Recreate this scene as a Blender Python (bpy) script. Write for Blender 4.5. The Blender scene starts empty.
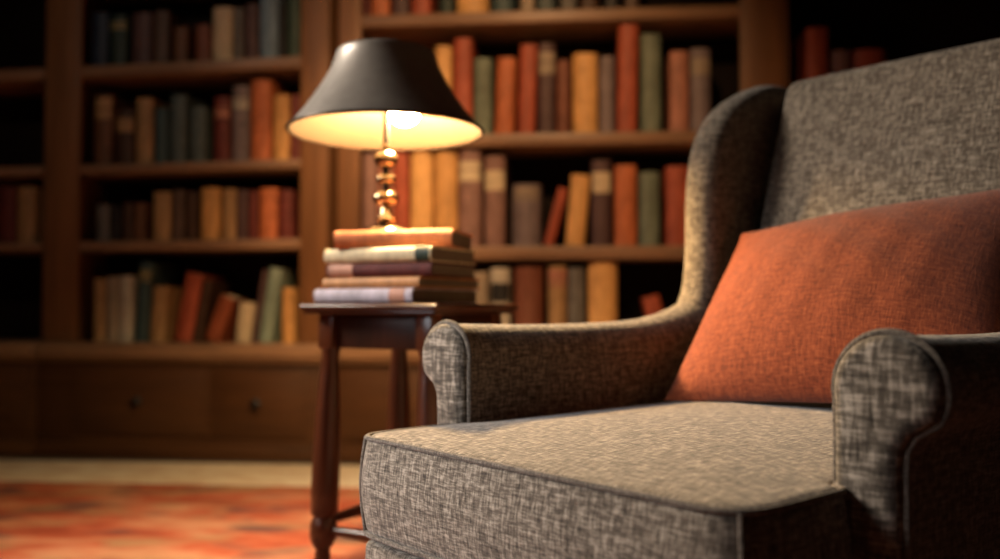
import bpy, bmesh, math, random
from mathutils import Vector, Matrix
random.seed(7)
C = bpy.context.scene.collection
R = math.radians
PI = math.pi

# ------------------------------------------------------------------ camera
F_PX, CAM_H, PITCH = 880.0, 0.60, 1.726
cam = bpy.data.cameras.new('camera')
camo = bpy.data.objects.new('camera', cam)
C.objects.link(camo)
camo.location = (0, 0, CAM_H)
camo.rotation_euler = (R(90 + PITCH), 0, 0)
cam.sensor_width = 36
cam.lens = 36 * F_PX / 1000
cam.clip_start = 0.02
cam.dof.use_dof = True
cam.dof.focus_distance = .98
cam.dof.aperture_fstop = 2.2
cam.dof.aperture_blades = 0
bpy.context.scene.camera = camo


def ray(px, py):
    x, z = (px - 500) / F_PX, (279.5 - py) / F_PX
    c, s = math.cos(R(PITCH)), math.sin(R(PITCH))
    return Vector((x, c - z * s, s + z * c))


# ------------------------------------------------------------------ materials
def nt_mat(name):
    m = bpy.data.materials.new(name)
    m.use_nodes = True
    nt = m.node_tree
    b = nt.nodes['Principled BSDF']
    return m, nt, b


def N(nt, typ, **kw):
    n = nt.nodes.new(typ)
    for k, v in kw.items():
        if k.startswith('i_'):
            n.inputs[k[2:].replace('_', ' ')].default_value = v
        else:
            setattr(n, k, v)
    return n


def mapped(nt, out, scale, loc=(0, 0, 0), rot=(0, 0, 0)):
    tc = N(nt, 'ShaderNodeTexCoord')
    mp = N(nt, 'ShaderNodeMapping')
    mp.inputs['Scale'].default_value = scale
    mp.inputs['Location'].default_value = loc
    mp.inputs['Rotation'].default_value = rot
    nt.links.new(tc.outputs[out], mp.inputs[0])
    return mp.outputs[0]


def noise(nt, vec, scale=1, detail=3, rough=.55):
    n = N(nt, 'ShaderNodeTexNoise')
    n.inputs['Scale'].default_value = scale
    n.inputs['Detail'].default_value = detail
    n.inputs['Roughness'].default_value = rough
    nt.links.new(vec, n.inputs['Vector'])
    return n.outputs['Fac']


def ramp(nt, fac, stops):
    r = N(nt, 'ShaderNodeValToRGB')
    e = r.color_ramp.elements
    while len(e) < len(stops):
        e.new(.5)
    for el, (p, c) in zip(e, stops):
        el.position = p
        el.color = (*c, 1)
    nt.links.new(fac, r.inputs[0])
    return r.outputs[0]


def math_n(nt, op, a, b=None, clamp=False):
    n = N(nt, 'ShaderNodeMath', operation=op)
    n.use_clamp = clamp
    for i, v in enumerate((a, b)):
        if v is None:
            continue
        if isinstance(v, (int, float)):
            n.inputs[i].default_value = v
        else:
            nt.links.new(v, n.inputs[i])
    return n.outputs[0]


def bump(nt, b, h, strength=.3, dist=.002):
    n = N(nt, 'ShaderNodeBump')
    n.inputs['Strength'].default_value = strength
    n.inputs['Distance'].default_value = dist
    nt.links.new(h, n.inputs['Height'])
    nt.links.new(n.outputs[0], b.inputs['Normal'])


def wood(name, dark, light, rough=.45, axis='z', spec=.4):
    m, nt, b = nt_mat(name)
    sc = {'z': (30, 30, 1.6), 'x': (1.6, 30, 30)}[axis]
    v = mapped(nt, 'Object', sc)
    n1 = noise(nt, v, 1.0, 6, .62)
    v2 = mapped(nt, 'Object', tuple(s * 3.5 for s in sc))
    n2 = noise(nt, v2, 1.0, 3, .5)
    mix = math_n(nt, 'ADD', math_n(nt, 'MULTIPLY', n1, .7), math_n(nt, 'MULTIPLY', n2, .3))
    nt.links.new(ramp(nt, mix, [(.3, dark), (.5, tuple((a + c) / 2 for a, c in zip(dark, light))), (.7, light)]), b.inputs['Base Color'])
    b.inputs['Roughness'].default_value = rough
    b.inputs['Specular IOR Level'].default_value = spec
    bump(nt, b, mix, .15, .002)
    return m


def tweed(name, dark, mid, light, fine=1.0, coarse_amt=1.0, bump_s=.6, sheen=.15):
    """Woven cloth with slubby threads in both directions; reads the box UVs in metres."""
    m, nt, b = nt_mat(name)
    warp = noise(nt, mapped(nt, 'UV', (520 * fine, 90 * fine, 1)), 1, 2, .6)
    weft = noise(nt, mapped(nt, 'UV', (90 * fine, 520 * fine, 1), (3.7, 1.1, 0)), 1, 2, .6)
    slub_a = noise(nt, mapped(nt, 'UV', (230 * fine, 34 * fine, 1), (9, 2, 0)), 1, 2, .5)
    slub_b = noise(nt, mapped(nt, 'UV', (34 * fine, 230 * fine, 1), (1, 8, 0)), 1, 2, .5)
    cloud = noise(nt, mapped(nt, 'UV', (16, 16, 1)), 1, 3, .6)
    fine_w = math_n(nt, 'ADD', math_n(nt, 'MULTIPLY', warp, .5), math_n(nt, 'MULTIPLY', weft, .5))
    slub = math_n(nt, 'ADD', math_n(nt, 'MULTIPLY', slub_a, .5), math_n(nt, 'MULTIPLY', slub_b, .5))
    s = math_n(nt, 'ADD', math_n(nt, 'MULTIPLY', fine_w, 1 - .5 * coarse_amt), math_n(nt, 'MULTIPLY', slub, .5 * coarse_amt))
    s = math_n(nt, 'ADD', s, math_n(nt, 'MULTIPLY', math_n(nt, 'SUBTRACT', cloud, .5), .05))
    nt.links.new(ramp(nt, s, [(.38, dark), (.49, mid), (.62, light)]), b.inputs['Base Color'])
    b.inputs['Roughness'].default_value = .92
    b.inputs['Specular IOR Level'].default_value = .15
    b.inputs['Sheen Weight'].default_value = sheen
    b.inputs['Sheen Roughness'].default_value = .5
    bump(nt, b, s, bump_s, .004)
    return m


def cloth_book(name, col, rough=.55):
    m, nt, b = nt_mat(name)
    v = mapped(nt, 'Object', (38, 38, 9), (random.uniform(0, 9), 0, 0))
    n = noise(nt, v, 1, 4, .65)
    d = tuple(c * .6 for c in col)
    l = tuple(min(1, c * 1.25 + .012) for c in col)
    nt.links.new(ramp(nt, n, [(.3, d), (.52, col), (.75, l)]), b.inputs['Base Color'])
    b.inputs['Roughness'].default_value = rough
    b.inputs['Specular IOR Level'].default_value = .35
    bump(nt, b, noise(nt, mapped(nt, 'Object', (400, 400, 400)), 1, 2), .2, .001)
    return m


def plain(name, col, rough=.5, metal=0.0, spec=.5, em=None, em_s=0):
    m, nt, b = nt_mat(name)
    n = noise(nt, mapped(nt, 'Object', (45, 45, 45)), 1, 3)
    nt.links.new(ramp(nt, n, [(.3, tuple(c * .9 for c in col)), (.7, tuple(min(1, c * 1.08) for c in col))]), b.inputs['Base Color'])
    b.inputs['Roughness'].default_value = rough
    b.inputs['Metallic'].default_value = metal
    b.inputs['Specular IOR Level'].default_value = spec
    if em:
        b.inputs['Emission Color'].default_value = (*em, 1)
        b.inputs['Emission Strength'].default_value = em_s
    return m


M_CASE = wood('walnut_upright', (.105, .047, .019), (.24, .108, .043), .5, 'z')
M_SHELF = wood('walnut_shelf', (.14, .078, .044), (.33, .19, .11), .42, 'x')
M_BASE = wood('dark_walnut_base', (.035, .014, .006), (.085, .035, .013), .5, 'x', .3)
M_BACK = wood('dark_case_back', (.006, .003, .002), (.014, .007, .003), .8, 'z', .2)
M_TABLE = wood('mahogany', (.016, .006, .003), (.055, .016, .007), .42, 'z', .3)
M_TABLETOP = wood('mahogany_top', (.035, .010, .005), (.085, .026, .012), .28, 'x', .5)
M_TLEG = wood('mahogany_leg', (.035, .010, .005), (.12, .034, .012), .28, 'z', .5)
M_LEGW = wood('chair_leg_wood', (.03, .012, .006), (.07, .03, .014), .35, 'z')
M_FABRIC = tweed('grey_brown_tweed', (.028, .021, .016), (.130, .102, .077), (.39, .325, .255), .80, .75)
M_PANEL = tweed('coarse_tweed', (.022, .016, .012), (.105, .084, .064), (.42, .35, .28), .55)
M_PIPE = tweed('tweed_piping', (.035, .027, .021), (.115, .091, .070), (.27, .22, .175), 1.6)
M_PILLOW = tweed('rust_weave', (.095, .017, .006), (.180, .036, .012), (.30, .072, .024), 1.0, .8, .5, .15)
M_SHADE_OUT = plain('dark_bronze_shade', (.34, .305, .275), .38, .5, .6)
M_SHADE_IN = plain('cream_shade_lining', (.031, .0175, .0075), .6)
M_BRASS = plain('aged_brass', (.42, .32, .20), .2, 1.0)
M_BRONZE = plain('dark_bronze', (.06, .045, .035), .35, .8)
M_ROD = plain('blackened_rod', (.012, .010, .008), .7, 0, .1)
M_BULB = plain('glowing_bulb', (1, .9, .7), .4, em=(1, .66, .30), em_s=1900)
M_KNOB = plain('pewter_knob', (.05, .05, .055), .45, 1.0)
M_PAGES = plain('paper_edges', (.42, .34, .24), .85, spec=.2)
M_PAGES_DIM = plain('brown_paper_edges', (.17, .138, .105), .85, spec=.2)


# ------------------------------------------------------------------ mesh helpers
def box_uv(me):
    uv = me.uv_layers.new(name='UVMap')
    for p in me.polygons:
        n = p.normal
        ax = max(range(3), key=lambda i: abs(n[i]))
        for li in p.loop_indices:
            co = me.vertices[me.loops[li].vertex_index].co
            uv.data[li].uv = {0: (co.y, co.z), 1: (co.x, co.z), 2: (co.x, co.y)}[ax]


def obj(name, bm, m, parent=None, smooth=True, uv=False, angle=40):
    bmesh.ops.recalc_face_normals(bm, faces=bm.faces)
    me = bpy.data.meshes.new(name)
    bm.to_mesh(me)
    bm.free()
    me.materials.append(m)
    if smooth:
        for p in me.polygons:
            p.use_smooth = True
        try:
            me.set_sharp_from_angle(angle=R(angle))
        except Exception:
            pass
    if uv:
        box_uv(me)
    o = bpy.data.objects.new(name, me)
    C.objects.link(o)
    if parent:
        o.parent = parent
    return o


def tag(o, label, cat, group=None):
    o['label'] = label
    o['category'] = cat
    if group:
        o['group'] = group
    return o


def thing(name, label, cat, loc=(0, 0, 0), rz=0, group=None):
    o = bpy.data.objects.new(name, None)
    C.objects.link(o)
    o.location = loc
    o.rotation_euler = (0, 0, rz)
    o.empty_display_size = .1
    return tag(o, label, cat, group)


def struct(name, bm, m):
    o = obj(name, bm, m)
    o['kind'] = 'structure'
    return o


def add_box(bm, x0, x1, y0, y1, z0, z1, bev=0.0, seg=2):
    r = bmesh.ops.create_cube(bm, size=1)
    vs = r['verts']
    for v in vs:
        v.co = Vector(((x0 + x1) / 2 + v.co.x * (x1 - x0), (y0 + y1) / 2 + v.co.y * (y1 - y0), (z0 + z1) / 2 + v.co.z * (z1 - z0)))
    if bev:
        es = list({e for v in vs for e in v.link_edges})
        bmesh.ops.bevel(bm, geom=es, offset=bev, segments=seg, profile=.5, affect='EDGES')
    return bm


def box(*a, bev=.003, seg=2):
    return add_box(bmesh.new(), *a, bev=bev, seg=seg)


def add_rings(bm, rings, closed=True, cap0=True, cap1=True):
    vr = [[bm.verts.new(p) for p in r] for r in rings]
    n = len(vr[0])
    for a, b in zip(vr, vr[1:]):
        for i in range(n if closed else n - 1):
            j = (i + 1) % n
            bm.faces.new((a[i], a[j], b[j], b[i]))
    if cap0:
        bm.faces.new(list(reversed(vr[0])))
    if cap1:
        bm.faces.new(vr[-1])
    return vr


def add_lathe(bm, prof, n=32, c=(0, 0), cap0=True, cap1=True):
    rings = [[(c[0] + r * math.cos(2 * PI * i / n), c[1] + r * math.sin(2 * PI * i / n), z) for i in range(n)] for r, z in prof]
    add_rings(bm, rings, True, cap0, cap1)
    return bm


def lathe(prof, n=32, **k):
    return add_lathe(bmesh.new(), prof, n, **k)


def add_tube(bm, pts, r, n=8, closed=False):
    pts = [Vector(p) for p in pts]
    m = len(pts)
    rings, prev = [], None
    for i, p in enumerate(pts):
        if closed:
            t = pts[(i + 1) % m] - pts[i - 1]
        else:
            t = pts[min(i + 1, m - 1)] - pts[max(i - 1, 0)]
        t.normalize()
        if prev is None:
            ref = Vector((0, 0, 1)) if abs(t.z) < .9 else Vector((1, 0, 0))
            a = t.cross(ref).normalized()
        else:
            a = (prev - t * prev.dot(t)).normalized()
        prev = a
        b = t.cross(a)
        rr = r[i] if isinstance(r, (list, tuple)) else r
        rings.append([p + a * rr * math.cos(2 * PI * k / n) + b * rr * math.sin(2 * PI * k / n) for k in range(n)])
    if closed:
        rings.append(rings[0])
        vr = [[bm.verts.new(p) for p in q] for q in rings[:-1]]
        vr.append(vr[0])
        # best match of the seam ring
        off = min(range(n), key=lambda k: (Vector(rings[-2][0]) - Vector(rings[0][k])).length)
        for q in range(m):
            a_, b_ = vr[q], vr[q + 1]
            o_ = off if q == m - 1 else 0
            for i in range(n):
                bm.faces.new((a_[i], a_[(i + 1) % n], b_[(i + 1 + o_) % n], b_[(i + o_) % n]))
    else:
        add_rings(bm, rings)
    return bm


def catmull(pts, n=6, closed=False):
    P = [Vector(p) for p in pts]
    m = len(P)
    out = []
    for i in range(m if closed else m - 1):
        if closed:
            a, b, c, d = P[i - 1], P[i], P[(i + 1) % m], P[(i + 2) % m]
        else:
            a, b, c, d = P[max(i - 1, 0)], P[i], P[i + 1], P[min(i + 2, m - 1)]
        for k in range(n):
            t = k / n
            out.append(.5 * ((2 * b) + (c - a) * t + (2 * a - 5 * b + 4 * c - d) * t * t + (3 * b - a - 3 * c + d) * t ** 3))
    if not closed:
        out.append(P[-1])
    return out


def area2(p):
    return sum(p[i - 1][0] * p[i][1] - p[i][0] * p[i - 1][1] for i in range(len(p))) / 2


def offset2(poly, d):
    """Moves a closed 2-D outline outward by d along its vertex normals."""
    s = 1 if area2(poly) > 0 else -1
    out = []
    m = len(poly)
    for i in range(m):
        a, b, c = Vector(poly[i - 1][:2]), Vector(poly[i][:2]), Vector(poly[(i + 1) % m][:2])
        t1, t2 = (b - a), (c - b)
        t = (t1.normalized() if t1.length > 1e-9 else Vector((0, 0))) + (t2.normalized() if t2.length > 1e-9 else Vector((0, 0)))
        if t.length < 1e-9:
            t = t2
        t.normalize()
        out.append((b.x + s * t.y * d, b.y - s * t.x * d))
    return out


def round_poly(pts, rad, seg=6):
    """Rounds the corners of a 2-D polygon with arcs (quadratic)."""
    out = []
    m = len(pts)
    for i in range(m):
        a, b, c = Vector(pts[i - 1]), Vector(pts[i]), Vector(pts[(i + 1) % m])
        r = rad[i] if isinstance(rad, (list, tuple)) else rad
        p0 = b + (a - b).normalized() * min(r, (a - b).length * .48)
        p1 = b + (c - b).normalized() * min(r, (c - b).length * .48)
        for k in range(seg + 1):
            t = k / seg
            out.append(tuple((1 - t) ** 2 * p0 + 2 * t * (1 - t) * b + t * t * p1))
    return out


def densify(poly, step):
    out = []
    m = len(poly)
    for i in range(m):
        a, b = Vector(poly[i]), Vector(poly[(i + 1) % m])
        k = max(1, int((b - a).length / step))
        for j in range(k):
            out.append(tuple(a + (b - a) * j / k))
    return out


# ------------------------------------------------------------------ the room
def slab(name, x0, x1, y0, y1, z0, z1, m):
    return struct(name, box(x0, x1, y0, y1, z0, z1, bev=0), m)


M_FLOOR = wood('dark_floorboards', (.03, .014, .007), (.075, .036, .017), .4, 'x')
M_WALL = plain('dark_umber_wall', (.035, .022, .014), .8)
M_CEIL = plain('dim_ceiling', (.10, .075, .055), .9)
XL, XR, YF, YB, ZC = -3.2, 3.4, -1.2, 4.45, 2.75
slab('floor', XL, XR, YF, YB, -.1, 0, M_FLOOR)
slab('wall_back', XL, XR, YB, YB + .1, -.1, ZC, M_WALL)
slab('wall_left', XL - .1, XL, YF, YB, -.1, ZC, M_WALL)
slab('wall_right', XR, XR + .1, YF, YB, -.1, ZC, M_WALL)
slab('ceiling', XL, XR, YF, YB, ZC, ZC + .1, M_CEIL)


# ------------------------------------------------------------------ rug
def rug_material():
    m, nt, b = nt_mat('red_oriental_rug')
    tc = N(nt, 'ShaderNodeTexCoord')
    sep = N(nt, 'ShaderNodeSeparateXYZ')
    nt.links.new(tc.outputs['Object'], sep.inputs[0])
    x, y = sep.outputs[0], sep.outputs[1]
    field = ramp(nt, noise(nt, mapped(nt, 'Object', (3.1, 7.5, 1), (0, 0, 0), (0, 0, .35)), 1, 3, .6),
                 [(.34, (.36, .075, .040)), (.48, (.50, .13, .070)), (.62, (.58, .27, .16))])
    motif = noise(nt, mapped(nt, 'Object', (4.2, 6.5, 1), (4, 1, 0), (0, 0, .5)), 1, 2, .5)
    cream = ramp(nt, noise(nt, mapped(nt, 'Object', (3.6, 8.0, 1), (11, 5, 0), (0, 0, .3)), 1, 2, .5), [(.52, (0, 0, 0)), (.68, (.9, .9, .9))])
    navy = ramp(nt, motif, [(.54, (0, 0, 0)), (.70, (.85, .85, .85))])

    def mix(fac, a, c):
        n = N(nt, 'ShaderNodeMix', data_type='RGBA')
        nt.links.new(fac, n.inputs[0])
        for s, v in ((6, a), (7, c)):
            if isinstance(v, tuple):
                n.inputs[s].default_value = (*v, 1)
            else:
                nt.links.new(v, n.inputs[s])
        return n.outputs[2]
    col = mix(cream, field, (.40, .25, .14))
    col = mix(navy, col, (.13, .075, .075))
    # cream border along the far edge, thin dark guard stripe beyond it (rug frame: local +y is the far edge, at 0)
    inb = math_n(nt, 'GREATER_THAN', y, -.44)
    bcol = ramp(nt, noise(nt, mapped(nt, 'Object', (9, 14, 1)), 1, 2), [(.4, (.90, .80, .64)), (.65, (.76, .60, .44))])
    col = mix(inb, col, bcol)
    grd = math_n(nt, 'GREATER_THAN', y, -.05)
    col = mix(grd, col, (.10, .11, .11))
    nt.links.new(col, b.inputs['Base Color'])
    b.inputs['Roughness'].default_value = .95
    b.inputs['Specular IOR Level'].default_value = .1
    bump(nt, b, noise(nt, mapped(nt, 'Object', (260, 260, 1)), 1, 2), .5, .004)
    return m


YAW_L, YAW_R = R(9), R(5)
bmr = bmesh.new()
add_box(bmr, -1.75, 3.0, -3.2, 0, 0.0005, .011, bev=.004)
rug = obj('rug', bmr, rug_material())
rug.location = (-.95, 3.36, 0)
rug.rotation_euler = (0, 0, R(-5))
tag(rug, 'red oriental rug with cream border lying in front of the bookcases', 'rug')


# ------------------------------------------------------------------ bookcases
class Frame:
    """A bookcase's front plane: u runs along it to the right, n into it."""
    def __init__(self, px, dist, yaw):
        r = ray(px, 306)
        self.o = Vector((r.x / r.y * dist, dist, 0))
        self.yaw = yaw
        self.d = Vector((math.cos(yaw), -math.sin(yaw), 0))
        self.n = Vector((math.sin(yaw), math.cos(yaw), 0))

    def at(self, px, py, back=0.0):
        r = ray(px, py)
        o = self.o + self.n * back
        t = (o.xy.dot(self.n.xy)) / r.xy.dot(self.n.xy)
        p = r * t
        return (p - self.o).xy.dot(self.d.xy), p.z + CAM_H

    def u(self, px, back=0.0):
        return self.at(px, 306, back)[0]

    def z(self, px, py, back=0.0):
        return self.at(px, py, back)[1]


FL = Frame(190, 3.50, YAW_L)
uR = FL.u(334.0)
pR = FL.o + FL.d * (uR + .012)
FR = Frame(500 + F_PX * pR.x / pR.y, pR.y, YAW_R)
DEPTH = .27
TOPZ = 2.3


def bookcase(fr, name, label, u0, u1, st0, st1, shelves, ledge_z, base=True, drawers=(), knobs=(), th=.045):
    """Face-framed case between u0 and u1 with stiles st0 and st1 wide; shelves = (top z, bottom z)."""
    t = thing(name, label, 'bookcase', (fr.o.x, fr.o.y, 0), -fr.yaw, 'built in bookcases along the wall')
    D = DEPTH
    for nm, a, b_ in (('side_panel', u0, u0 + max(.02, st0 * .6)), ('side_panel', u1 - max(.02, st1 * .6), u1)):
        obj(nm, box(a, b_, .012, D, ledge_z, TOPZ - .02, bev=.002), M_CASE, t)
    if st0:
        o = obj('stile', box(u0, u0 + st0, -.008, .012, ledge_z, TOPZ - .02, bev=.003), M_CASE, t)
    if st1:
        o = obj('stile', box(u1 - st1, u1, -.008, .012, ledge_z, TOPZ - .02, bev=.003), M_CASE, t)
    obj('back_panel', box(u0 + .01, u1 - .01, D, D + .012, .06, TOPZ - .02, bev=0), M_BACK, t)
    i0, i1 = u0 + max(.02, st0), u1 - max(.02, st1)
    s0, s1 = u0 + max(.02, st0 * .6), u1 - max(.02, st1 * .6)
    for zt, zb in shelves:
        bm = box(s0, s1, .014, D, zb, zt, bev=.002)
        add_box(bm, i0, i1, 0, .014, zb, zt, bev=.004)
        obj('shelf', bm, M_SHELF, t)
    bm = box(u0, u1, -.03, D + .012, TOPZ - .02, TOPZ + .03, bev=.006)
    add_box(bm, u0, u1, -.05, D + .012, TOPZ + .03, TOPZ + .055, bev=.006)
    obj('cornice', bm, M_CASE, t)
    if base:
        zt = ledge_z
        bm = box(u0, u1, -.075, D, zt - .058, zt, bev=.010, seg=3)
        add_box(bm, u0, u1, -.05, D, zt - .075, zt - .058, bev=.004)
        obj('ledge', bm, M_SHELF, t)
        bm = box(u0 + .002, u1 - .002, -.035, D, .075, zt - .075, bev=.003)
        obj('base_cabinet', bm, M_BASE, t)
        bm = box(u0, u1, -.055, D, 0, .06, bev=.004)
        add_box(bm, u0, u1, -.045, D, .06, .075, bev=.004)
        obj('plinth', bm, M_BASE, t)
        for k, (a, b_) in enumerate(drawers):
            z0, z1 = .10, zt - .10
            bm = box(a, b_, -.047, -.035, z0, z1, bev=.004)
            add_box(bm, a + .035, b_ - .035, -.052, -.047, z0 + .035, z1 - .035, bev=.002)
            dr = obj('drawer', bm, M_BASE, t)
            ku = knobs[k]
            kb = bmesh.new()
            zc = (z0 + z1) / 2
            prof = [(.009, 0), (.009, .010), (.007, .014), (.013, .018), (.019, .024), (.020, .030), (.016, .036), (.008, .039)]
            add_lathe(kb, prof, 20)
            for v in kb.verts:
                v.co = Vector((ku + v.co.x, -.052 - v.co.z, zc + v.co.y))
            ko = obj('knob', kb, M_KNOB, dr)
            ko['label'] = 'round pewter drawer knob'
    return t


zl = lambda py: FL.z(190, py)
L_LEDGE = zl(343)
L_SH = [(zl(61), zl(72.5)), (zl(162), zl(171)), (zl(240), zl(250))]
uL0, uL1 = FL.u(45), FL.u(328)
L_SH_T = [(1.96, 1.92)] + L_SH
bookcase(FL, 'bookcase', 'dark walnut bookcase left of the lamp with four rows of books', uL0, uL1, FL.u(78) - uL0, uL1 - FL.u(300),
         L_SH_T, L_LEDGE, drawers=[(FL.u(82), FL.u(214)), (FL.u(220), FL.u(310))], knobs=[FL.u(148), FL.u(265)])
# far-left case, mostly outside the frame
uF0, uF1 = FL.u(45) - .95, FL.u(45) - .003
F_SH = [(L_SH[0]), (L_SH[1]), (FL.z(18, 243), FL.z(18, 251))]
bookcase(FL, 'bookcase', 'shadowy bookcase cut off by the left edge of the photo', uF0, uF1, .1, 0,
         F_SH, L_LEDGE, drawers=[(uF0 + .08, uF1 - .05)], knobs=[(uF0 + uF1) / 2 - .1])
zr = lambda px, py: FR.z(px, py)
R_LEDGE = L_LEDGE
R_SH = [(zr(540, 10), zr(540, 22)), (zr(600, 132), zr(600, 144)), (zr(590, 246), zr(590, 259))]
uR0, uR1 = FR.u(337.5), FR.u(786)
bookcase(FR, 'bookcase', 'large walnut bookcase behind the lamp and armchair with warm lit books', uR0, uR1, FR.u(360) - uR0, uR1 - FR.u(742),
         R_SH, R_LEDGE, drawers=[(FR.u(352), FR.u(560)), (FR.u(566), FR.u(775))], knobs=[FR.u(456), FR.u(670)])
uG0, uG1 = uR1 + .003, uR1 + 1.0
G_SH = [(1.95, 1.91), (zr(850, 140), zr(850, 152)), (R_SH[2])]
bookcase(FR, 'bookcase', 'dark bookcase at the right rising behind the armchair backrest', uG0, uG1, 0, .1,
         G_SH, R_LEDGE, drawers=[(uG0 + .05, uG1 - .08)], knobs=[(uG0 + uG1) / 2])

# ------------------------------------------------------------------ books on the shelves
PAL = {
    'navy': (.012, .022, .045), 'black': (.012, .010, .010), 'green': (.045, .075, .055), 'dkgreen': (.018, .035, .028),
    'plum': (.085, .045, .045), 'brown': (.12, .052, .024), 'dkbrown': (.055, .026, .014), 'redbrown': (.17, .055, .030),
    'maroon': (.13, .026, .020), 'cream': (.52, .42, .28), 'tan': (.34, .20, .09), 'ochre': (.52, .27, .09), 'gold': (.62, .34, .12),
    'grey': (.13, .12, .11), 'greytan': (.28, .22, .16), 'pale': (.42, .38, .31), 'steel': (.16, .24, .32), 'teal': (.035, .065, .070),
    'greyteal': (.075, .10, .10), 'mauve': (.22, .12, .10), 'greymauve': (.17, .13, .135), 'orange': (.46, .135, .050),
    'red': (.35, .075, .036), 'rust': (.26, .065, .026), 'greygreen': (.14, .17, .125), 'sage': (.20, .26, .21), 'rose': (.36, .15, .10),
    'olive': (.24, .20, .09), 'umber': (.085, .05, .035),
}
MATS = {k: cloth_book('book_cloth_' + k, v) for k, v in PAL.items()}


def cover_bm(w, h, d, bands=0, rnd=.25):
    """Case binding: two boards and a rounded spine as one C-shaped extrusion; spine towards -y."""
    tk = .0028
    k = 9
    b = w * rnd
    outer, inner = [], []
    outer.append((-w / 2, d)); inner.append((-w / 2 + tk, d))
    outer.append((-w / 2, .02)); inner.append((-w / 2 + tk, .02))
    for i in range(k + 1):
        a = PI * i / k
        outer.append((-w / 2 * math.cos(a), b * (1 - math.sin(a))))
        inner.append((-(w / 2 - tk) * math.cos(a), b * (1 - math.sin(a)) + tk))
    outer.append((w / 2, .02)); inner.append((w / 2 - tk, .02))
    outer.append((w / 2, d)); inner.append((w / 2 - tk, d))
    bm = bmesh.new()
    loop = outer + inner[::-1]
    add_rings(bm, [[(x, y, z) for x, y in loop] for z in (0, h)], True, False, False)
    vs = list(bm.verts)
    n = len(loop)
    m = len(outer)
    for off in (0, n):
        o_ = vs[off:off + m]
        i_ = vs[off + m:off + n][::-1]
        for q in range(m - 1):
            bm.faces.new((o_[q], o_[q + 1], i_[q + 1], i_[q]))
    for j in range(bands):
        zc = h * (.2 + .6 * j / max(1, bands - 1))
        rings = []
        for dz, off in ((-.004, -.0005), (-.002, .0022), (.002, .0022), (.004, -.0005)):
            rings.append([(-(w / 2 + max(off, 0)) * math.cos(PI * i / k), b * (1 - math.sin(PI * i / k)) - off, zc + dz) for i in range(k + 1)])
        add_rings(bm, rings, False, False, False)
    return bm


def patch_bm(w, z0, z1, rnd=.25, out=.0007):
    k = 9
    b = w * rnd
    ww = w / 2 + out
    arc = [(-ww * math.cos(PI * i / k) * .97, b * (1 - math.sin(PI * i / k)) - out) for i in range(1, k)]
    arc2 = [(x * .96, y + .0012) for x, y in arc]
    bm = bmesh.new()
    loop = arc + arc2[::-1]
    add_rings(bm, [[(x, y, z) for x, y in loop] for z in (z0, z1)])
    return bm


def shelf_book(fr, zs, x0, x1, ytop, col, label, group, lean=0.0, patch=None, back=.022, depth=None, bands=None, gold=True):
    ua, ub = fr.u(x0, back), fr.u(x1, back)
    w = ub - ua - .0016
    uc = (ua + ub) / 2
    zt = fr.z((x0 + x1) / 2 + 40 * math.sin(R(lean)), ytop, back)
    h = zt - zs
    a = R(lean)
    hh = (h - abs(math.sin(a)) * w) / math.cos(a) if lean else h
    depth = depth or min(DEPTH - back - .02, max(.13, hh * .68))
    p = fr.o + fr.d * uc + fr.n * back
    t = thing('book', label, 'book', (0, 0, 0), 0, group)
    M0 = Matrix.Translation((p.x, p.y, zs + .0006)) @ Matrix.Rotation(-fr.yaw, 4, 'Z')
    if lean:
        piv = Vector((w / 2 if lean > 0 else -w / 2, 0, 0))
        M0 = M0 @ Matrix.Translation(piv) @ Matrix.Rotation(a, 4, 'Y') @ Matrix.Translation(-piv)
    t.matrix_world = M0
    bands = random.choice((0, 0, 3, 4)) if bands is None else bands
    obj('cover', cover_bm(w, hh, depth, bands), MATS[col], t)
    obj('page_block', box(-w / 2 + .0032, w / 2 - .0032, w * .25 + .004, depth - .005, .004, hh - .004, bev=0), M_PAGES, t, smooth=False)
    if patch:
        pc, f0, f1 = patch
        o = obj('spine_label', patch_bm(w, hh * f0, hh * f1), MATS[pc], t)
    return t


ROWS = []


def row(fr, zs, where, group, books):
    for bk in books:
        x0, x1, yt, col, desc = bk[:5]
        kw = bk[5] if len(bk) > 5 else {}
        shelf_book(fr, zs, x0, x1, yt, col, desc + ' ' + where, group, **kw)


row(FL, L_SH[0][0], 'on left bookcase top visible shelf', 'books on the top visible shelf of the left bookcase', [
    (86, 103, 13, 'navy', 'near-black navy book, first from the left'),
    (104, 122, 15, 'dkgreen', 'dark green book with olive label, second from the left', dict(patch=('olive', .72, .86))),
    (127, 147, 13, 'plum', 'wide dull plum book beside the dark green one'),
    (148, 165, 11, 'umber', 'dark umber book right of the plum one'),
    (169, 184, 27, 'brown', 'short brown book in the middle'),
    (191, 207, 25, 'redbrown', 'short red-brown book left of the cream one'),
    (208, 229, 7, 'cream', 'tall cream book'),
    (230, 240, 8, 'grey', 'thin dark grey book right of the cream one'),
    (241, 255, 4, 'plum', 'narrow plum book left of the steel blue one'),
    (256, 275, -6, 'steel', 'steel blue book'),
    (276, 283, 2, 'black', 'thin black book between the blue and green ones'),
    (284, 298, -8, 'green', 'muted green book, rightmost'),
])
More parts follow.
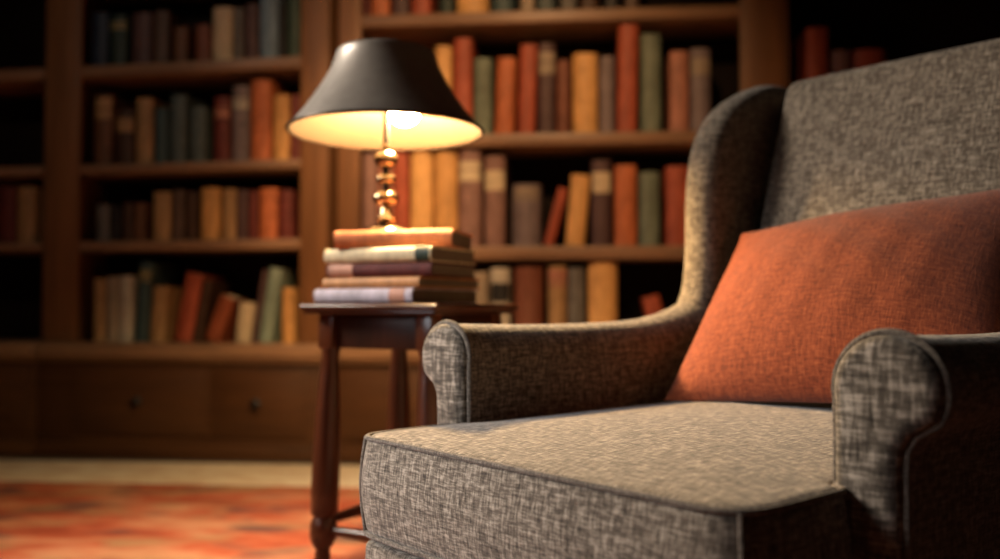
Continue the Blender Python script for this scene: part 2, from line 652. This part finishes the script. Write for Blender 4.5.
row(FL, L_SH[1][0], 'on left bookcase second visible shelf', 'books on the second visible shelf of the left bookcase', [
    (90, 108, 95, 'brown', 'brown book with tan top label, first from the left', dict(patch=('tan', .66, .95))),
    (112, 130, 110, 'dkbrown', 'short dark brown book, second from the left', dict(patch=('tan', .6, .85))),
    (132, 149, 98, 'tan', 'tan book left of the dark teal ones'),
    (151, 165, 108, 'teal', 'short dark teal book right of the tan one'),
    (167, 183, 95, 'greyteal', 'taller grey-teal book'),
    (187, 203, 107, 'greyteal', 'short grey-teal book left of the maroon one'),
    (211, 227, 97, 'maroon', 'maroon book with rosy label', dict(patch=('rose', .68, .84))),
    (229, 246, 86, 'greymauve', 'grey-mauve book left of the tallest orange-brown one', dict(patch=('pale', .7, .84))),
    (247, 268, 80, 'orange', 'tallest orange-brown book'),
    (270, 287, 95, 'ochre', 'golden ochre book near the right end'),
    (288, 298, 95, 'maroon', 'thin maroon book at the right end'),
])
row(FL, L_SH[2][0], 'on left bookcase third visible shelf', 'books on the third visible shelf of the left bookcase', [
    (94, 107, 205, 'grey', 'dark grey book, first from the left'),
    (108, 118, 207, 'black', 'black book, second from the left'),
    (120, 131, 203, 'dkbrown', 'thin dark brown book, third from the left'),
    (132, 143, 203, 'brown', 'dim brown book left of the tan one'),
    (150, 168, 192, 'tan', 'tan book left of the two dark brown ones'),
    (169, 182, 190, 'umber', 'umber book right of the tan one'),
    (183, 195, 192, 'dkbrown', 'dark brown book left of the ochre one'),
    (198, 217, 188, 'ochre', 'bright ochre book'),
    (220, 234, 189, 'tan', 'narrow orange-tan book right of the ochre one'),
    (235, 246, 190, 'plum', 'plum book right of the orange-tan one'),
    (247, 256, 191, 'maroon', 'thin maroon book left of the orange one'),
    (257, 275, 188, 'orange', 'orange book near the right end'),
    (276, 291, 190, 'maroon', 'maroon book at the right end'),
])
row(FL, L_LEDGE, 'on left bookcase bottom ledge', 'books on the bottom ledge of the left bookcase', [
    (92, 104, 279, 'tan', 'thin tan book, first from the left'),
    (105, 117, 277, 'greytan', 'grey-tan book, second from the left'),
    (118, 131, 276, 'pale', 'pale grey book, third from the left'),
    (133, 146, 262, 'teal', 'tall dark teal book leaning right', dict(lean=4, patch=('olive', .76, .9))),
    (148, 163, 286, 'tan', 'short tan book leaning beside the teal one', dict(lean=4)),
    (172, 190, 272, 'red', 'wide red book leaning right', dict(lean=11)),
    (191, 200, 280, 'dkbrown', 'dark brown book leaning against the wide red one', dict(lean=11)),
    (203, 218, 294, 'rust', 'rust book leaning steeply', dict(lean=20)),
    (234, 249, 302, 'cream', 'short cream book leaning right', dict(lean=6)),
    (251, 256, 270, 'plum', 'thin plum book leaning on the sage one', dict(lean=9)),
    (257, 270, 267, 'sage', 'tall sage green book leaning right', dict(lean=9)),
    (281, 293, 288, 'ochre', 'ochre book at the right end'),
])
row(FL, F_SH[2][0], 'on far left shelf at the photo edge', 'books in the far left bookcase', [
    (-22, -8, 192, 'brown', 'hidden brown book'),
    (-6, 11, 187, 'maroon', 'dim maroon book cut by the photo edge'),
    (13, 31, 187, 'tan', 'tan book'),
][1:])
row(FR, R_SH[0][0], 'on right bookcase top shelf', 'books on the top shelf of the right bookcase', [
    (362, 368, -62, 'maroon', 'thin maroon book, first from the left'),
    (369, 388, -58, 'orange', 'orange book, second from the left'),
    (390, 408, -66, 'plum', 'plum book between the orange and red ones'),
    (409, 430, -60, 'red', 'red book'),
    (438, 453, -70, 'dkgreen', 'dark green book left of the wide golden one'),
    (455, 488, -60, 'gold', 'wide golden book'),
    (490, 515, -66, 'teal', 'dark teal book right of the wide golden one'),
    (520, 535, -58, 'greytan', 'grey-tan book'),
    (537, 556, -70, 'greyteal', 'grey-teal book'),
    (560, 577, -60, 'grey', 'grey book'),
    (580, 600, -55, 'dkbrown', 'dark brown book right of the grey one'),
    (604, 622, -64, 'black', 'black book, second from the right'),
    (626, 641, -52, 'umber', 'umber book, rightmost'),
])
row(FR, R_SH[1][0], 'on shelf beside the lamp shade', 'books on the right bookcase shelf level with the lamp shade', [
    (362, 382, 48, 'brown', 'brown book hidden behind the shade, first'),
    (384, 404, 52, 'plum', 'plum book hidden behind the shade, second'),
    (434, 451, 46, 'gold', 'golden book half hidden by the shade'),
    (453, 472, 38, 'red', 'red book right of the half hidden golden one'),
    (473, 492, 58, 'greygreen', 'grey-green book, the left one of two'),
    (494, 514, 57, 'orange', 'orange book leaning slightly right', dict(lean=2)),
    (517, 535, 44, 'red', 'orange-red book leaning left of the grey-plum one', dict(lean=2)),
    (538, 556, 43, 'plum', 'grey-plum book with tan label', dict(patch=('greytan', .66, .9), lean=0)),
    (557, 571, 60, 'redbrown', 'red-brown book left of the ochre one'),
    (573, 599, 53, 'gold', 'broad bright ochre book'),
    (600, 616, 56, 'greymauve', 'dark grey-mauve book right of the ochre one'),
    (617, 638, 24, 'red', 'tallest red book', dict(lean=1.5)),
    (642, 663, 34, 'greygreen', 'tall grey-green book right of the tallest red one'),
    (671, 691, 51, 'rose', 'rosy brown book near the right end'),
    (692, 713, 48, 'greymauve', 'grey-mauve book with pale label, rightmost', dict(patch=('greytan', .68, .88))),
][2:])
row(FR, R_SH[2][0], 'on shelf behind the lamp stem', 'books on the right bookcase shelf behind the lamp stem', [
    (337 + 24, 376, 153, 'mauve', 'mauve-brown book left of the stem'),
    (377, 392, 151, 'rose', 'rosy orange book right behind the stem'),
    (393, 408, 152, 'red', 'red book just right of the stem'),
    (409, 432, 150, 'gold', 'golden book, left of two'),
    (433, 457, 152, 'ochre', 'ochre book right of the golden one'),
    (458, 481, 150, 'mauve', 'tall mauve book with pale label', dict(patch=('cream', .68, .88))),
    (484, 505, 156, 'mauve', 'shorter mauve-plum book with pale label', dict(patch=('cream', .62, .84))),
    (512, 541, 184, 'greymauve', 'short thick grey-brown book', dict(patch=('greytan', .74, .95))),
    (543, 553, 187, 'red', 'thin red book leaning steeply', dict(lean=15)),
    (565, 585, 174, 'gold', 'golden book leaning right', dict(lean=5)),
    (592, 612, 160, 'plum', 'plum book with cream label', dict(patch=('cream', .62, .86))),
    (615, 638, 165, 'orange', 'orange-red book left of the grey-green one'),
    (640, 661, 172, 'greygreen', 'grey-green book, second from the armchair wing'),
    (667, 692, 166, 'red', 'red book beside the armchair wing'),
])
row(FR, R_LEDGE, 'on ledge behind the left armrest', 'books on the right bookcase ledge behind the armrest', [
    (470, 488, 272, 'greytan', 'grey-tan book half hidden by the stack'),
    (490, 510, 268, 'pale', 'pale grey book left of the red-maroon one', dict(patch=('black', .55, .8))),
    (514, 543, 267, 'redbrown', 'broad red-maroon book'),
    (548, 567, 266, 'tan', 'tan book right of the red-maroon one', dict(patch=('rose', .74, .95))),
    (568, 585, 268, 'grey', 'dark grey book left of the golden one'),
    (588, 618, 262, 'gold', 'broad golden book'),
    (654, 672, 294, 'red', 'red book tilting left', dict(lean=-14)),
])
row(FR, G_SH[1][0], 'above the armchair backrest', 'books in the dark right bookcase', [
    (810, 833, 27, 'red', 'tall dim red-brown book'),
    (837, 855, 50, 'mauve', 'short dim plum book'),
    (858, 892, 49, 'red', 'broad dim rust-brown book'),
])

# ------------------------------------------------------------------ side table
TD = 1.75
r0 = ray(413, 306)
TX, TY = r0.x / r0.y * TD, TD
TZ = .6035
TROT = R(-29)
table = thing('side_table', 'dark mahogany side table holding the lamp and stacked books', 'table', (TX, TY, 0), TROT)
HS = .157
bm = box(-HS, HS, -HS, HS, TZ - .011, TZ, bev=.004, seg=3)
add_box(bm, -HS + .006, HS - .006, -HS + .006, HS - .006, TZ - .019, TZ - .011, bev=.003)
obj('tabletop', bm, M_TABLETOP, table)
LI = .112
AP = TZ - .019
for sx, sy, ax in ((0, -1, 'x'), (0, 1, 'x'), (-1, 0, 'y'), (1, 0, 'y')):
    if ax == 'x':
        bm = box(-LI + .017, LI - .017, sy * LI - .008, sy * LI + .008, AP - .065, AP, bev=.002)
    else:
        bm = box(sx * LI - .008, sx * LI + .008, -LI + .017, LI - .017, AP - .065, AP, bev=.002)
    obj('apron', bm, M_TABLE, table)


def table_leg(sx, sy):
    prof = [(.011, .0116), (.013, .015), (.018, .03), (.020, .07), (.016, .115), (.014, .135), (.019, .142), (.0255, .155), (.0265, .172), (.0245, .188),
            (.020, .196), (.0265, .205), (.0270, .25), (.0262, .32), (.0235, .40), (.0195, .47), (.0165, .505), (.0185, .515), (.0185, .519)]
    bm = lathe(prof, 24)
    add_box(bm, -.018, .018, -.018, .018, AP - .066, AP, bev=.003)
    # splayed a little towards the corner
    for v in bm.verts:
        k = (AP - v.co.z) / AP
        v.co.x += sx * (LI + .014 * k)
        v.co.y += sy * (LI + .014 * k)
    return bm


for sx in (-1, 1):
    for sy in (-1, 1):
        obj('leg', table_leg(sx, sy), M_TLEG, table)
q = LI + .0105
for a, b_ in (((-q, -q), (q, -q)), ((-q, q), (q, q)), ((-q, -q), (-q, q)), ((q, -q), (q, q))):
    d = Vector((b_[0] - a[0], b_[1] - a[1], 0)).normalized() * .022
    p0, p1 = Vector((*a, .172)) + d, Vector((*b_, .172)) - d
    zz = .172 if a[1] == b_[1] else .186
    pts = [p0.lerp(p1, k / 8) for k in range(9)]
    for p in pts:
        p.z = zz
    obj('stretcher', add_tube(bmesh.new(), pts, [.0085, .0095, .0105, .0115, .0125, .0115, .0105, .0095, .0085], 10), M_TLEG, table)

# ------------------------------------------------------------------ stacked books on the table
M_STACK = {
    'lavender': cloth_book('lavender_cloth', (.54, .49, .60), .7), 'tanorange': cloth_book('tan_orange_cloth', (.52, .25, .10)),
    'maroon': cloth_book('deep_maroon_cloth', (.10, .016, .018), .75), 'creamgreen': cloth_book('cream_cloth', (.74, .66, .46), .7),
    'bottle': cloth_book('bottle_green_cloth', (.02, .045, .035)), 'orangered': cloth_book('orange_red_cloth', (.74, .27, .12), .7),
    'pinkish': cloth_book('pinkish_cloth', (.50, .25, .18)), 'browncover': cloth_book('brown_grey_board', (.085, .068, .055)),
}


def flat_book(z0, z1, px_l, px_r, dist, rot, w, col, label, ends=()):
    """A book lying flat, spine towards the camera and turned by rot; px_l..px_r is where the spine spans."""
    L = w[0]
    th = z1 - z0
    r = ray((px_l + px_r) / 2, 306)
    c = Vector((r.x / r.y * dist, dist, 0))      # middle of the spine
    t = thing('book', label, 'book', (c.x, c.y, z0 + .0004), rot, 'books stacked under the lamp')
    # local frame: x along the spine, y away from the camera into the pages
    bm = cover_bm(th - .0008, L, w[1], 0, .30)
    T = Matrix(((0, 0, 1, -L / 2), (0, 1, 0, 0), (1, 0, 0, th / 2), (0, 0, 0, 1)))
    bm.transform(T)
    obj('cover', bm, M_STACK[col], t)
    pb = box(-L / 2 + .004, L / 2 - .004, th * .3 + .004, w[1] - .004, .0034, th - .0040, bev=0)
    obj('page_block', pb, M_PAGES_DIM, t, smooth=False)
    for mname, f0, f1, nm in ends:
        pm = patch_bm(th - .0008, L * f0, L * f1, .30)
        pm.transform(T)
        e = obj(nm, pm, M_STACK[mname], t)
        e['label'] = {'bottle': 'dark green spine end', 'pinkish': 'pinkish spine end', 'tanorange': 'tan spine end', 'creamgreen': 'cream spine title band'}[mname]
    return t


zt_ = lambda py, D: CAM_H + (306 - py) * D / F_PX
SD = 1.655
zs = [TZ, zt_(288.5, SD), zt_(277.5, SD), zt_(263, SD), zt_(247.5, SD), zt_(229, SD)]
A = R(-32)
flat_book(zs[0], zs[1], 305, 416, SD, A, (.24, .222), 'lavender', 'lavender book lying at the bottom of the stack on the table', [('pinkish', .78, .93, 'spine_label')])
flat_book(zs[1], zs[2], 313, 424, SD, A, (.235, .205), 'tanorange', 'tan-orange book second from the bottom of the table stack')
flat_book(zs[2], zs[3], 317, 436, SD, R(-28), (.24, .17), 'maroon', 'dark maroon book in the middle of the table stack', [('pinkish', .02, .26, 'spine_label')])
flat_book(zs[3], zs[4], 314, 436, SD, R(-28), (.245, .17), 'creamgreen', 'cream book with green spine end, second from top of the stack', [('bottle', .86, .985, 'spine_label')])
flat_book(zs[4], zs[5], 328, 455, SD + .01, R(-12), (.235, .17), 'orangered', 'orange-red book on top of the stack beneath the lamp')

# ------------------------------------------------------------------ lamp
LD = 1.755
rl = ray(385.5, 306)
LX, LY = rl.x / rl.y * LD, LD
LZ = zs[5] + .0006
lamp = thing('table_lamp', 'lit table lamp with dark flared metal shade and beaded brass stem', 'lamp', (LX, LY, LZ))
k = LD / F_PX
RIM = zt_(131, LD) - LZ
TOP = zt_(53, LD) - LZ
bm = lathe([(.050, 0), (.050, .004), (.046, .008), (.034, .011), (.022, .015), (.016, .019)], 40)
obj('base', bm, M_BRASS, lamp)
# beads on a turned stem
sp = [(.016, .019)]
y2z = lambda py: zt_(py, LD) - LZ


def bead(py, rad, hh):
    zc = y2z(py)
    return [(rad * math.sin(PI * i / 8) * 1.0 + .007 * (1 - math.sin(PI * i / 8)), zc - hh * math.cos(PI * i / 8)) for i in range(9)]


sp += [(.020, y2z(219)), (.012, y2z(214)), (.010, y2z(209))]
sp += bead(198, .026, .015)
sp += [(.007, y2z(188.5)), (.007, y2z(187))]
sp += bead(179, .020, .011)
sp += [(.007, y2z(172)), (.007, y2z(170.5))]
sp += bead(159, .024, .0165)
sp += [(.009, y2z(148)), (.007, y2z(144))]
sp = sorted(sp, key=lambda p: p[1])
obj('stem', lathe(sp, 32), M_BRASS, lamp)
obj('rod', lathe([(.0055, y2z(144)), (.0055, TOP - .004)], 16), M_ROD, lamp)
# shade: dark outer skin and a cream lining as its sub-part
R0, R1 = 97 * k, 50 * k
H = TOP - RIM


def shade_prof(off):
    out = []
    for i in range(25):
        t = i / 24
        r = R1 + (R0 - R1) * (1 - t) ** 1.4
        out.append((r - off, RIM + H * t))
    return out


po, pi_ = shade_prof(0), shade_prof(.0018)
prof = po + [(R1 - .004, TOP + .004), (R1 * .5, TOP + .005), (.012, TOP + .005), (.012, TOP + .001), (R1 * .5, TOP + .001), (R1 - .007, TOP - .001)] + pi_[::-1][1:]
prof.append(prof[0])
shade = obj('lamp_shade', lathe(prof, 72, cap0=False, cap1=False), M_SHADE_OUT, lamp)
lin = shade_prof(.0030)
lin2 = shade_prof(.0046)
ll = [p for p in lin if p[1] < TOP - .003]
l2 = [p for p in lin2 if p[1] < TOP - .003]
prof = ll + [(.01, ll[-1][1]), (.01, ll[-1][1] - .0015)] + l2[::-1]
prof.append(prof[0])
ln = obj('lining', lathe(prof, 72, cap0=False, cap1=False), M_SHADE_IN, shade)
ln['label'] = 'cream lining lit from within'
lip = []
for i in range(72):
    a = 2 * PI * i / 72
    lip.append((R0 * math.cos(a), R0 * math.sin(a), RIM))
obj('rim', add_tube(bmesh.new(), lip, .0035, 8, True), M_BRONZE, shade)
obj('finial', lathe([(.0055, TOP + .005), (.010, TOP + .009), (.012, TOP + .016), (.008, TOP + .024), (.003, TOP + .029)], 20), M_BRASS, lamp)
# bulb on a short bracket behind the rod
bz = RIM + .054
BX, BY = .034, .024
bb = bmesh.new()
add_lathe(bb, [(.004, bz - .036), (.016, bz - .033), (.028, bz - .021), (.0335, bz - .004), (.0325, bz + .008), (.025, bz + .024), (.016, bz + .036), (.013, bz + .044)], 24, (BX, BY))
bulb = obj('bulb', bb, M_BULB, lamp)
bulb['label'] = 'glowing warm bulb'
sb = bmesh.new()
add_lathe(sb, [(.0145, bz + .044), (.0145, bz + .075), (.008, bz + .079)], 20, (BX, BY))
add_tube(sb, [(BX, BY, bz + .077), (BX * .8, BY * .8, bz + .086), (BX * .3, BY * .3, bz + .089), (0, 0, bz + .089)], .005, 8)
obj('socket', sb, M_BRONZE, lamp)

# ------------------------------------------------------------------ wing armchair
AX, AY, AROT = .129, .991, R(-49.1)
chair = thing('wing_armchair', 'grey-brown tweed wing armchair in the foreground with rolled arms', 'armchair', (AX, AY, 0), AROT)
S, HA, AR = .622, .576, .048
HC, TC = .443, .124
T_OUT = [(-.277, -.165), (.277, -.165), (.280, -.012), (.262, -.004), (.262, .66), (-.262, .66), (-.262, -.004), (-.280, -.012)]
T_RAD = [.036, .045, .012, .012, .04, .04, .012, .012]


def cushion(outl, z0, z1, crown, bulge, er=.014, body=None):
    o = densify(outl, .014)
    cx = sum(p[0] for p in o) / len(o)
    cy = sum(p[1] for p in o) / len(o)
    rings = []

    def flat(sc, z, ins):
        base = offset2(o, -ins)
        if body:      # inside the front ears the top follows the narrower body
            wgt = min(1, (1 - sc) / .18)
            base = [(x + (max(-body, min(body, x)) - x) * wgt, y) for x, y in base]
        return [(cx + (x - cx) * sc, cy + (y - cy) * sc, z) for x, y in base]
    for sc in (.05, .3, .6, .85, .95):
        rings.append(flat(sc, z0 - .004 * (1 - sc), er))
    for i in range(5):
        a = PI / 2 * i / 4
        rings.append([(x, y, z0 + er * (1 - math.sin(a))) for x, y in offset2(o, -er * (1 - math.cos(PI / 2 - a)) if False else -er * (1 - math.sin(a)))][::1])
    rings[5:] = [[(x, y, z0 + er - er * math.cos(PI / 2 * i / 4)) for x, y in offset2(o, -er + er * math.sin(PI / 2 * i / 4))] for i in range(5)]
    hz = z1 - z0 - 2 * er
    for i in range(1, 8):
        t = i / 8
        rings.append([(x, y, z0 + er + hz * t) for x, y in offset2(o, bulge * math.sin(PI * t))])
    for i in range(5):
        a = PI / 2 * i / 4
        rings.append([(x, y, z1 - er + er * math.sin(a)) for x, y in offset2(o, -er + er * math.cos(a))])
    for sc in (.97, .93, .87, .79, .7, .6, .5, .4, .3, .2, .1, .03):
        rings.append(flat(sc, z1 + crown * (1 - sc ** 2.6), er))
    bm = bmesh.new()
    add_rings(bm, rings)
    return bm


outl = round_poly(T_OUT, T_RAD, 5)
seat = obj('seat_cushion', cushion(outl, HC - TC, HC, .016, .006, body=.250), M_FABRIC, chair, uv=True)
od = densify(outl, .012)
for zz in (HC - .0035, HC - TC + .0035):
    pb = add_tube(bmesh.new(), [(x, y, zz) for x, y in offset2(od, -.0012)], .0032, 8, True)
    obj('piping', pb, M_PIPE, seat, uv=True)
for ux, uy, sx in ((-.2685, -.1565, -1), (.2665, -.1545, 1)):
    pv = add_tube(bmesh.new(), [(ux + sx * .0042 * math.sin(PI * i / 10), uy - .0042 * math.sin(PI * i / 10), HC - TC + .004 + (TC - .008) * i / 10) for i in range(11)], .0028, 8)
    obj('corner_piping', pv, M_PIPE, seat, uv=True)

# upholstered base under the cushion
B_OUT = round_poly([(-.276, -.160), (.276, -.160), (.276, .02), (.322, .02), (.322, .86), (-.322, .86), (-.322, .02), (-.276, .02)], [.02, .02, .005, .01, .03, .03, .01, .005], 4)
obj('seat_base', cushion(B_OUT, .135, HC - TC - .006, .003, .002, .010), M_FABRIC, chair, uv=True)


# rolled arms
def arm_profile(sg, grow=0.0, zbase=.30, top=HA, r=AR):
    """Outline of a rolled arm seen from the front; sg = -1 left arm, +1 right arm; the roll hangs outwards."""
    pts = []
    zc = top - r
    inner, outer = r * .98, -.012
    pts.append((inner + grow, zbase))
    for i in range(4):
        pts.append((inner + grow, zbase + (zc - .012 - zbase) * (i + 1) / 4))
    for i in range(0, 23):
        a = R(-4 + i * 214 / 22)
        pts.append(((r + grow) * math.cos(a), zc + (r + grow) * math.sin(a)))
    pts += [(-.021 - grow, zc - .0375), (-.0135 - grow, zc - .050), (-.012 - grow, zc - .065)]
    for i in range(4):
        z_ = zc - .065
        pts.append((outer - grow, z_ + (zbase - z_) * (i + 1) / 4))
    return [(-sg * x, z) for x, z in pts]


def arm(sg):
    bm = bmesh.new()
    rings = []
    vs_ = [0.004, .02, .06, .12, .2, .28, .36, .42, .47, .52, .57, .62, .68]
    for v in vs_:
        dip = -.004 * math.sin(PI * min(v, .4) / .4) + (.0 if v < .36 else .10 * (v - .36) ** 2 / .1)
        rr = AR - .003 * math.sin(PI * min(v / .45, 1))
        rings.append([(sg * S / 2 + x, v, z) for x, z in arm_profile(sg, 0, .285, HA + dip, rr)])
    add_rings(bm, rings)
    a = obj('arm', bm, M_FABRIC, chair, uv=True, angle=50)
    pf = arm_profile(sg, -.001, .285)
    pm = bmesh.new()
    rr = []
    for ins, v in ((0, .006), (0, -.004), (-.002, -.008), (-.006, -.0115), (-.012, -.0135)):
        rr.append([(sg * S / 2 + x, v, z) for x, z in offset2(pf, ins)])
    vr = add_rings(pm, rr)
    pnl = obj('arm_panel', pm, M_PANEL, a, uv=True)
    pp = offset2(arm_profile(sg, .0015, .29), 0)
    tb = [(sg * S / 2 + x, .002, z) for x, z in pp]
    obj('piping', add_tube(bmesh.new(), tb, .0036, 8), M_PIPE, a, uv=True)
    return a


arm(-1)
arm(1)

# wings
W_PTS = [(.36, .50), (.40, .555), (.455, .578), (.505, .590), (.537, .610), (.556, .645), (.566, .70), (.571, .77), (.577, .83), (.592, .89), (.617, .938),
         (.660, .982), (.735, 1.022), (.81, 1.042), (.875, 1.040), (.905, 1.01), (.895, .90), (.85, .74), (.80, .56), (.775, .42), (.75, .31), (.55, .30), (.42, .31)]
wo = [(p.x, p.y) for p in catmull([(a, b_, 0) for a, b_ in W_PTS], 5, True)]


def wing(sg):
    bm = bmesh.new()
    th = .034
    rings = []
    for i in range(13):
        a = PI * i / 12
        ins = .030 * (1 - math.sin(a) ** .8)
        uu = -math.cos(a) * th
        ring = []
        for v, z in offset2(wo, -ins):
            kk = max(0, min(1, (z - .60) / .3))
            ring.append((sg * (S / 2 - .002 + .012 * kk * max(0, (.75 - v) / .2)) + uu, v, z))
        rings.append(ring)
    add_rings(bm, rings)
    return obj('wing', bm, M_FABRIC, chair, uv=True, angle=60)


wing(-1)
wing(1)

# inner back cushion: a rounded slab that reclines
TB, REC, WB, HB = .578, .313, .268, 1.040
slope = math.atan(REC)


def back_bm(hw, z0, z1, th, er, crown, v0, corner=.05, taper=0.0):
    outl2 = round_poly([(-hw, 0), (hw, 0), (hw, z1 - z0), (-hw, z1 - z0)], [.02, .02, corner, corner], 7)
    bm = cushion(outl2, -th, 0, crown, .006, er)
    # lay the slab upright: its top face (local z) turns to the front (-v)
    c, s = math.cos(slope), math.sin(slope)
    for v in bm.verts:
        x, h, f = v.co
        x *= 1 - taper * h / (z1 - z0)
        v.co = Vector((x, v0 + h * s - f * c, z0 + h * c * 1.0 + f * s))
    return bm


obj('backrest', back_bm(WB, .43, .43 + (HB - .43) / math.cos(slope), .13, .030, .022, TB, .04, .06), M_FABRIC, chair, uv=True, angle=60)
obj('back_frame', back_bm(.292, .30, .30 + .705 / math.cos(slope), .05, .018, .004, TB + .085, .07), M_FABRIC, chair, uv=True, angle=60)
for sx in (-1, 1):
    for vy, rk in ((-.10, 0), (.80, .05)):
        prof = [(.013, .0116), (.015, .018), (.02, .06), (.025, .10), (.026, .136)]
        bm = lathe(prof, 20)
        for v in bm.verts:
            kk = (.136 - v.co.z) / .136
            v.co.x += sx * (.235 if vy < 0 else .27)
            v.co.y += vy + rk * kk
        lg = obj('leg', bm, M_LEGW, chair)
        lg['label'] = 'dark turned wooden leg'


# ------------------------------------------------------------------ pillow
def pillow_bm(W, Hh, T, n=40):
    bm = bmesh.new()
    for side in (1, -1):
        g = []
        for i in range(n + 1):
            rowv = []
            for j in range(n + 1):
                s, t = -1 + 2 * i / n, -1 + 2 * j / n
                s, t = math.sin(s * PI / 2) * .35 + s * .65, math.sin(t * PI / 2) * .35 + t * .65
                e = ((1 - s * s) * (1 - t * t))
                th = T / 2 * (max(e, 0) ** .62)
                x = W / 2 * s * (1 - .055 * (1 - t * t) * s * s)
                y = Hh / 2 * t * (1 - (.105 if t > 0 else .02) * (1 - s * s) * t * t)
                y += .016 * s * max(t, 0) - .004 * max(t, 0) * (1 - s * s)
                wr = .0025 * math.sin(17 * s + 5 * t) * math.sin(9 * t - 4 * s) * e
                rowv.append(bm.verts.new((x, y, side * (th + wr) * (1 if side > 0 else .45))))
            g.append(rowv)
        for i in range(n):
            for j in range(n):
                bm.faces.new((g[i][j], g[i + 1][j], g[i + 1][j + 1], g[i][j + 1]))
    bmesh.ops.remove_doubles(bm, verts=bm.verts, dist=.0004)
    return bm


pil = obj('throw_pillow', pillow_bm(.476, .40, .18), M_PILLOW, uv=True, angle=80)
tag(pil, 'rust orange woven throw pillow leaning on the armchair backrest', 'pillow')
LEAN = R(47)   # from the floor
# local x = width, local y = up the pillow, local z = its front
up = Vector((0, math.cos(LEAN), math.sin(LEAN)))
fr_ = Vector((0, -math.sin(LEAN), math.cos(LEAN)))
Mp = Matrix((( 1, up.x, fr_.x, 0), (0, up.y, fr_.y, 0), (0, up.z, fr_.z, 0), (0, 0, 0, 1)))
tilt = Matrix.Rotation(R(4.3), 4, 'Z')
ctr = Matrix.Translation((.009, .500, .6105))
pil.matrix_world = Matrix.Translation((AX, AY, 0)) @ Matrix.Rotation(AROT, 4, 'Z') @ ctr @ Mp @ tilt


# ------------------------------------------------------------------ lights
def area(name, loc, aim, size, energy, col, spread=180, sy=None):
    l = bpy.data.lights.new(name, 'AREA')
    l.energy = energy
    l.color = col
    l.size = size
    if sy:
        l.shape = 'RECTANGLE'
        l.size_y = sy
    l.spread = R(spread)
    o = bpy.data.objects.new(name, l)
    C.objects.link(o)
    o.location = loc
    o.rotation_euler = (Vector(aim) - Vector(loc)).to_track_quat('-Z', 'Y').to_euler()
    return o


def spot(name, loc, aim, energy, col, cone, blend=.6, rad=.06):
    l = bpy.data.lights.new(name, 'SPOT')
    l.energy = energy
    l.color = col
    l.spot_size = R(cone)
    l.spot_blend = blend
    l.shadow_soft_size = rad
    o = bpy.data.objects.new(name, l)
    C.objects.link(o)
    o.location = loc
    o.rotation_euler = (Vector(aim) - Vector(loc)).to_track_quat('-Z', 'Y').to_euler()
    return o


area('window_light', (-2.25, 1.7, 1.95), (.15, 1.25, .5), .8, 23, (1.0, .88, .74), 84)
area('front_fill', (-1.25, .5, .95), (-.1, 1.08, .40), .45, 1.5, (.92, .95, 1.0), 44)  # added cool fill for the cushion front, no window stands here
spot('bookcase_fill', (-.1, 1.3, 2.5), (-.02, 3.4, 1.02), 170, (1.0, .58, .27), 64, 1.0)  # added warm fill for the right bookcase, not a known ceiling lamp

spot('bookcase_fill', (-1.7, 1.4, 2.5), (-1.2, 3.5, 1.2), 24, (1.0, .80, .60), 70, 1.0)  # added fill to lift the dark left bookcase, no real fixture

spot('stem_shelf_fill', (-.45, 1.95, 2.6), (-.50, 3.4, .98), 200, (1.0, .62, .30), 32, 1.0, .04)  # added narrow beam brightening the books behind the stem, stands for no fixture

w = bpy.data.worlds.new('world')
bpy.context.scene.world = w
w.use_nodes = True
w.node_tree.nodes['Background'].inputs[0].default_value = (.9, .8, .7, 1)
w.node_tree.nodes['Background'].inputs[1].default_value = .01

sc = bpy.context.scene
sc.view_settings.view_transform = 'Standard'
sc.view_settings.look = 'None'
sc.view_settings.gamma = 1
sc.view_settings.use_curve_mapping = False
sc.view_settings.exposure = 0.0
sc.cycles.max_bounces = 8
sc.cycles.sample_clamp_indirect = 4
